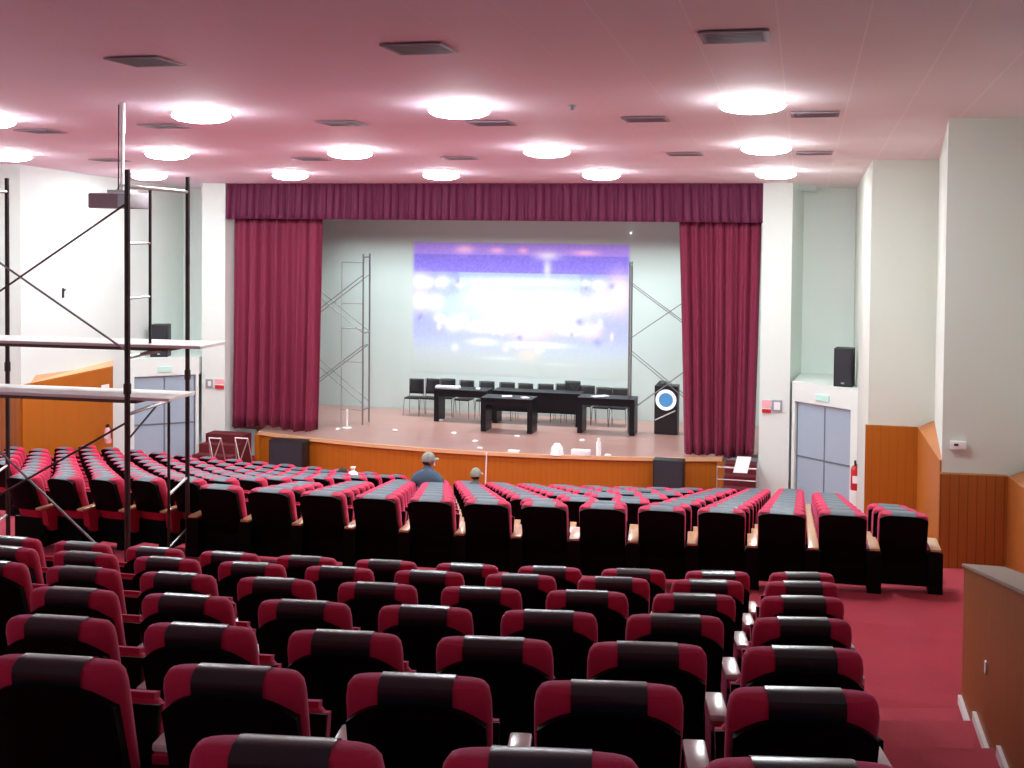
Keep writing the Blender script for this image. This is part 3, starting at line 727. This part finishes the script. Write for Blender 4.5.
# ------------------------------------------------------------------ loudspeakers
def speaker(c, w, d, h, rz, label, name='loudspeaker'):
    s = empty(name, c, rz, label, 'loudspeaker')
    MB().box(-w/2, w/2, -d/2, d/2, 0, h, .015).build('cabinet', M_['black'], s, True)
    MB().box(-w/2+.03, w/2-.03, -d/2-.012, -d/2, .04, h-.04).build('grille', M_['speaker'], s)
    MB().box(-.03, .03, -d/2-.018, -d/2-.01, .06, .09).build('badge', M_['lsteel'], s)
    return s
zf = .1
a = atY(265, 450, 23.3); b = atY(301, 450, 23.3); zt_ = atY(283, 442, 23.3).z
speaker(((a.x+b.x)/2, 23.62, zf), b.x-a.x-.04, .36, zt_-zf, 0, 'large black floor loudspeaker against the stage front under the left curtain')
a = atY(652, 475, 23.4); b = atY(684, 475, 23.4); zt_ = atY(667, 461, 23.4).z
speaker(((a.x+b.x)/2, 23.6, zf), b.x-a.x-.02, .34, zt_-zf, 0, 'black floor loudspeaker against the stage front left of the right steps')
p = atY(847, 388, 23.9)
speaker((.80, 23.72, 2.55), .36, .34, .76, -.2, 'black loudspeaker on the white ledge above the right doors')
p = atY(154, 352, 23.9)
speaker((-14.5, 24.0, 2.55), .40, .36, .75, .3, 'black loudspeaker on the white ledge above the left doors, behind the scaffold')

# ------------------------------------------------------------------ small things on walls
def plate(px0, py0, px1, py1, Y, m, name, label, cat, d=.02, parent=None):
    a = atY(px0, py0, Y); b = atY(px1, py1, Y)
    o = MB().box(a.x, b.x, Y-d, Y, min(a.z, b.z), max(a.z, b.z), .002).build(name, m, parent)
    if not parent: tag(o, label, cat)
    return o
for x0, x1, fx0, fx1, side in ((762, 771, 772, 782, 'right'), (215, 224, 206, 213, 'left')):
    y0, y1 = (400, 413) if side == 'right' else (379, 389)
    s = plate(x0, y0, x1, y1, 24.19, M_['white'], 'notice_sign', 'small pink and white notice on the white pillar %s of the stage' % side, 'notice')
    plate(x0, y1-4, x1, y1, 24.165, M_['redp'], 'red_strip', None, None, .004, s); plate(x0, y0, x1, y1-5, 24.165, M_['pink'], 'pink_print', None, None, .004, s)
    s = plate(fx0, y0, fx1, y1-1, 24.19, M_['grey'], 'wall_box', 'small grey-framed white box beside the notice on the %s pillar' % side, 'wall box')
    plate(fx0+2, y0+2, fx1-2, y1-3, 24.165, M_['white'], 'cover', None, None, .006, s)
def extinguisher(px, py, Y, body, label, dx=0):
    p = atY(px, py, Y)
    e = empty('fire_extinguisher', (p.x+dx, Y, p.z), 0, label, 'fire extinguisher')
    MB().lathe([(0, 0), (.075, 0), (.08, .02), (.08, .38), (.055, .45), (.03, .47), (0, .47)], 20).build('cylinder', body, e, True)
    MB().box(-.02, .02, -.06, .03, .47, .56, .004).tube((.02, 0, .5), (.10, -.02, .42), .01).tube((.10, -.02, .42), (.10, -.02, .15), .01).build('valve', M_['black'], e)
    MB().box(-.05, .05, -.085, -.078, .14, .28).build('instruction_label', M_['white'], e)
    e.scale = (1, 1, 1) if body.name == 'red_paint' else (.9, .9, .72)
    return e
extinguisher(858, 490, 22.9, M_['redp'], 'red fire extinguisher on the wall right of the right doors', -.06)
extinguisher(108, 443, 21.7, M_['pink'], 'overexposed red fire extinguisher in pale pink on the orange panel left of the left doors')  # overexposure of the red body painted in as pale pink
p = atY(105, 392, 21.9); 
tag(MB().box(-.12, .12, -.012, 0, -.16, .16).build('wall_poster', M_['white'], None, False, p, 1.45), 'white paper notice on the orange panel at the left', 'notice')
p = atY(958, 445, 14.48)
th = empty('thermostat', p, 0, 'white wall thermostat above the brown panel on the nearest right pillar', 'thermostat')
MB().box(-.09, .09, -.035, .01, -.05, .05, .012).build('housing', M_['white'], th, True); MB().box(-.05, .0, -.039, -.034, -.005, .02).build('display', M_['black'], th)
# hook and mark on the left wall
p = atX(63, 293, -14.83)
tag(MB().tube((0, 0, -.1), (0, 0, .1), .025).tube((0, 0, .02), (.06, 0, .08), .015).build('wall_hook', M_['black'], None, False, p), 'small dark hook on the white left wall between the scaffold braces', 'hook')

# ------------------------------------------------------------------ trestle stands by the left steps
for px0, px1, Y, zt_, lab in ((209, 221, 22.4, 438, 'thin metal cross-legged stand against the left white pillar'), (235, 248, 22.3, 438, 'white metal cross-legged stand in front of the left red steps')):
    a = atY(px0, 460, Y); b = atY(px1, 460, Y); z_t = atY((px0+px1)/2, zt_, Y).z
    t = empty('folding_stand', ((a.x+b.x)/2, Y, .095), 0, lab, 'stand'); w = (b.x-a.x)/2; h = z_t-.1
    for s_ in (-1, 1): MB().tube((s_*w, 0, h), (-s_*w*1.0, -.15, 0), .012).build('leg', M_['lsteel'], t, True); MB().tube((s_*w, 0, h), (s_*w*1.4, .25, 0), .012).build('leg', M_['lsteel'], t, True)
    MB().tube((-w, 0, h), (w, 0, h), .014).build('top_bar', M_['white'], t, True)
# frame stand with a white sheet, right of stage
a = atY(717, 470, 22.9); b = atY(757, 470, 22.9); zt_ = atY(737, 468, 22.9).z
t = empty('sheet_stand', ((a.x+b.x)/2, 22.9, .1), 0, 'open metal frame stand with a tilted white sheet before the right steps', 'stand'); w = (b.x-a.x)/2; h = zt_-.1
for s_ in (-1, 1): MB().tube((s_*w, 0, 0), (s_*w, 0, h), .016).build('leg', M_['lsteel'], t, True)
MB().tube((-w, 0, h), (w, 0, h), .018).build('top_bar', M_['lsteel'], t, True)
MB().tube((-w, 0, h*.72), (w, 0, h*.72), .012).build('cross_bar', M_['lsteel'], t, True)
MB().hull([(-.07, -.06, h-.08), (.20, -.06, h-.08), (.20, -.05, h-.08), (-.07, -.05, h-.08)], [(-.0, .05, h+.22), (.27, .05, h+.22), (.27, .06, h+.22), (0, .06, h+.22)]).build('sheet', M_['white'], t)
# thin microphone stand ahead of the stage
p = atY(485, 482, 22.4); zt_ = atY(486, 452, 22.4).z
ms = empty('microphone_stand', (p.x, 22.4, .1), 0, 'thin white microphone stand in front of the stage beside the capped head', 'stand')
MB().tube((0, 0, 0), (.03, 0, zt_-.1), .014).build('pole', M_['white'], ms, True)
for a_ in range(3): MB().tube((0, 0, .06), (.28*math.cos(a_*2.1), .28*math.sin(a_*2.1), 0.01), .01).build('leg', M_['white'], ms, True)

# ------------------------------------------------------------------ low wall at the right aisle
o = MB()
def ptop(y): return 3.12+.222*(9.2-y)
o.hull([(1.2, 9.2, 1.9), (1.2, -1, 1.9), (1.47, -1, 1.9), (1.47, 9.2, 1.9)], [(1.2, 9.2, ptop(9.2)), (1.2, -1, ptop(-1)), (1.47, -1, ptop(-1)), (1.47, 9.2, ptop(9.2))])
struct(o.build('wall_aisle', M_['cadge']))
o = MB()
o.hull([(1.185, 9.215, ptop(9.2)), (1.185, -1, ptop(-1)), (1.485, -1, ptop(-1)), (1.485, 9.215, ptop(9.2))], [(1.185, 9.215, ptop(9.2)+.02), (1.185, -1, ptop(-1)+.02), (1.485, -1, ptop(-1)+.02), (1.485, 9.215, ptop(9.2)+.02)])
struct(o.build('trim_8', mat('wall_cap', (.34, .25, .2), .5)))
i = 0
for y0, y1, z in ((8.72, 9.2, 2.10), (7.72, 8.45, 2.28), (6.75, 7.45, 2.48), (5.8, 6.5, 2.69), (4.85, 5.5, 2.9)):
    struct(MB().box(1.175, 1.2, y0, y1, z-.02, z+.045).build('baseboard_aisle', M_['white']))
p = atX(985, 667, 1.19)
tag(MB().box(-.012, .0, -.025, .025, -.04, .04, .003).build('wall_switch', M_['white'], None, False, (1.2, p.y, p.z)), 'small white switch on the brown aisle wall at the right', 'switch')

# ------------------------------------------------------------------ people
def person(loc, rz, scale, label, shirt, top, turn=0, hat=True, mask=False, lean=0.):
    """seated figure facing +Y, hips at the origin height .45"""
    r = empty('person', loc, rz, label, 'person'); r.scale = (scale,)*3
    def skin(name, verts, edges, rad, m, parent, lv=1):
        me = bpy.data.meshes.new(name); me.from_pydata(verts, edges, []); o = bpy.data.objects.new(name, me); C.objects.link(o); o.parent = parent
        me.materials.append(m); s = o.modifiers.new('skin', 'SKIN')
        for v, q in zip(me.skin_vertices[0].data, rad): v.radius = q
        me.skin_vertices[0].data[0].use_root = True
        o.modifiers.new('sub', 'SUBSURF').levels = lv; o.modifiers['sub'].render_levels = lv+1
        for p_ in me.polygons: p_.use_smooth = True
        return o
    y = lean
    V = [(0, 0, .50), (0, .01+y*.3, .68), (0, .0+y*.8, .88), (0, .01+y, 1.02), (0, .03+y, 1.09), (0, .04+y, 1.15),
         (-.17, 0+y, .98), (-.27, .03+y, .75), (-.2, .25+y, .64), (-.17, .34+y, .63), (.17, 0+y, .98), (.27, .03+y, .75), (.2, .25+y, .64), (.17, .34+y, .63),
         (-.1, .05, .5), (-.11, .45, .50), (-.11, .48, .08), (-.11, .6, .03), (.1, .05, .5), (.11, .45, .50), (.11, .48, .08), (.11, .6, .03)]
    Eg = [(0, 1), (1, 2), (2, 3), (3, 4), (4, 5), (3, 6), (6, 7), (7, 8), (8, 9), (3, 10), (10, 11), (11, 12), (12, 13), (0, 14), (14, 15), (15, 16), (16, 17), (0, 18), (18, 19), (19, 20), (20, 21)]
    R = [(.15, .12), (.14, .105), (.16, .11), (.10, .08), (.052, .055), (.05, .05), (.062, .062), (.045, .045), (.036, .036), (.03, .03), (.062, .062), (.045, .045), (.036, .036), (.03, .03),
         (.09, .09), (.065, .065), (.045, .045), (.035, .035), (.09, .09), (.065, .065), (.045, .045), (.035, .035)]
    body = skin('body', V, Eg, R, M_['skin'], r)
    sv = [V[i] for i in (0, 1, 2, 3, 6, 7, 8, 10, 11, 12, 4, 5)]; se = [(0, 1), (1, 2), (2, 3), (3, 4), (4, 5), (5, 6), (3, 7), (7, 8), (8, 9), (3, 10), (10, 11)]
    sr = [tuple(a+.02 for a in R[i]) for i in (0, 1, 2, 3, 6, 7, 8, 10, 11, 12, 4)]+[(.066, .066)]; sr[3] = (.13, .10); sr[10] = (.085, .08); sr[4] = sr[7] = (.095, .09)
    skin('shirt', sv, se, sr, shirt, r)
    tv = [V[i] for i in (0, 14, 15, 16, 18, 19, 20)]
    skin('trousers', tv, [(0, 1), (1, 2), (2, 3), (0, 4), (4, 5), (5, 6)], [tuple(a+.012 for a in R[i]) for i in (0, 14, 15, 16, 18, 19, 20)], M_['trouser'], r)
    # head
    h = empty('head_group', (0, .05+y, 1.235), -turn); h.parent = r; h.name = 'head'
    t = bmesh.new(); bmesh.ops.create_uvsphere(t, u_segments=20, v_segments=14, radius=1)
    for v in t.verts:
        c = v.co; wz = .078*(1-.22*max(0, -c.z)**1.5); v.co = Vector((c.x*wz, c.y*.095*(1-.12*max(0, -c.z)), c.z*.118))
        if c.y > .85 and -.3 < c.z < .15: v.co.y += .0
    o = MB(); o.merge(t)
    o.lathe([(0, .03), (.012, .01), (.014, -.01), (0, -.012)], 8, Matrix.Translation((0, .098, -.012)) @ Matrix.Rotation(-.3, 4, 'X'))
    for s_ in (-1, 1):
        t = bmesh.new(); bmesh.ops.create_uvsphere(t, u_segments=8, v_segments=6, radius=1)
        o.merge(t, Matrix.Translation((s_*.08, -.005, -.01)) @ Matrix.Diagonal((.012, .02, .032, 1)))
    hd = o.build('face', M_['skin'], h, True)
    o = MB()
    for s_ in (-1, 1):
        t = bmesh.new(); bmesh.ops.create_uvsphere(t, u_segments=8, v_segments=6, radius=.01); o.merge(t, Matrix.Translation((s_*.03, .086, .012)))
    o.build('eyes', M_['black'], h, True)
    MB().box(-.024, .024, .084, .092, -.058, -.05, .002).build('mouth', M_['pink'], h)
    # hair or cap
    t = bmesh.new(); bmesh.ops.create_uvsphere(t, u_segments=20, v_segments=14, radius=1)
    bmesh.ops.bisect_plane(t, geom=t.verts[:]+t.edges[:]+t.faces[:], plane_co=(0, 0, -.05 if hat else -.3), plane_no=(0, .55 if not hat else .1, -1), clear_outer=True)
    o = MB(); o.merge(t, Matrix.Diagonal((.092, .108, .13, 1)))
    if hat:
        o.loft([[(.085*math.cos(a), .07+.10*max(0, math.sin(a))**.8, zz) for a in [PI*i/10 for i in range(11)]] for zz in (.0, .014)])
    o.build('cap' if hat else 'hair', top, h, True)
    if hat:
        t = bmesh.new(); bmesh.ops.create_uvsphere(t, u_segments=16, v_segments=10, radius=1)
        bmesh.ops.bisect_plane(t, geom=t.verts[:]+t.edges[:]+t.faces[:], plane_co=(0, .1, 0), plane_no=(0, 1, .0), clear_outer=True)
        o = MB(); o.merge(t, Matrix.Translation((0, 0, -.02)) @ Matrix.Diagonal((.083, .1, .07, 1))); o.build('hair', M_['hair'], h, True)
    if mask:
        o = MB(); o.grid(lambda u, v: (.07*math.sin((u-.5)*2.4), .02+.088*math.cos((u-.5)*2.0), -.085+.085*v), 8, 3).build('face_mask', M_['white'], h, True)
    # hands with separate fingers resting on the thighs
    for s_ in (-1, 1):
        o = MB(); px_, py_, pz_ = s_*.16, .40+y, .605
        o.box(px_-.038, px_+.038, py_-.05, py_+.04, pz_-.014, pz_+.014, .01)
        for i, L in enumerate((.062, .072, .068, .052)):
            fx = px_+(-.029+i*.0193)*(-s_)*-1
            o.tube((fx, py_+.035, pz_), (fx, py_+.035+L*.55, pz_-.004), .0088, 6); o.tube((fx, py_+.033+L*.55, pz_-.004), (fx, py_+.035+L, pz_-.028), .008, 6)
        o.tube((px_-s_*.034, py_-.02, pz_), (px_-s_*.065, py_+.02, pz_-.012), .0105, 6)
        o.build('hand', M_['skin'], r, True)
    return r
pm = atY(428, 453, 17.9); person((pm.x-.03, 17.95, pm.z-1.36*1.08), -.05, 1.08, 'person in a pale cap and slate shirt seated with back to camera', M_['shirt'], M_['cap'], turn=.9, mask=True)
pm = atY(475, 468, 18.0); person((pm.x, 18.0, pm.z-1.27), 0, .93, 'person in a pale cap of whom only the head shows above the seats', M_['shirtg'], M_['cap'], turn=.3)
pm = atY(341, 468, 18.6); person((pm.x, 18.6, pm.z-1.2), -.2, .88, 'dark-haired person in white low in the front left seats', M_['shirtw'], M_['hair'], turn=.6, hat=False)
# white bag next to the dark-haired person
pm = atY(353, 475, 18.55)
tag(MB().lathe([(0, 0), (.1, 0), (.12, .08), (.08, .22), (.03, .26), (.05, .32), (0, .32)], 10).build('white_bag', M_['white'], None, True, (pm.x, 18.55, pm.z-.18)), 'small white bag beside the dark-haired person among the front seats', 'bag')

# ------------------------------------------------------------------ world and helper lamp (added stage fill, unseen)
w = bpy.data.worlds.new('world'); bpy.context.scene.world = w; w.use_nodes = True
w.node_tree.nodes['Background'].inputs[0].default_value = (.75, .8, .95, 1); w.node_tree.nodes['Background'].inputs[1].default_value = .45
def area(name, loc, size, power, rot=(0, 0, 0), col=(1, 1, 1)):
    l = bpy.data.lights.new(name, 'AREA'); l.shape = 'RECTANGLE'; l.size, l.size_y = size; l.energy = power; l.color = col
    o = bpy.data.objects.new(name, l); C.objects.link(o); o.location = loc; o.rotation_euler = rot; return o
bl_ = area('stage_fill_light', (-6.9, 26.9, 6.35), (10, .4), 260, (.12, 0, 0), (.88, 1, .98)); bl_.data.spread = 1.7  # added fill hidden behind the pelmet to brighten the stage
vs = bpy.context.scene.view_settings
vs.view_transform = 'Standard'; vs.look = 'None'; vs.exposure = .05; vs.gamma = 1
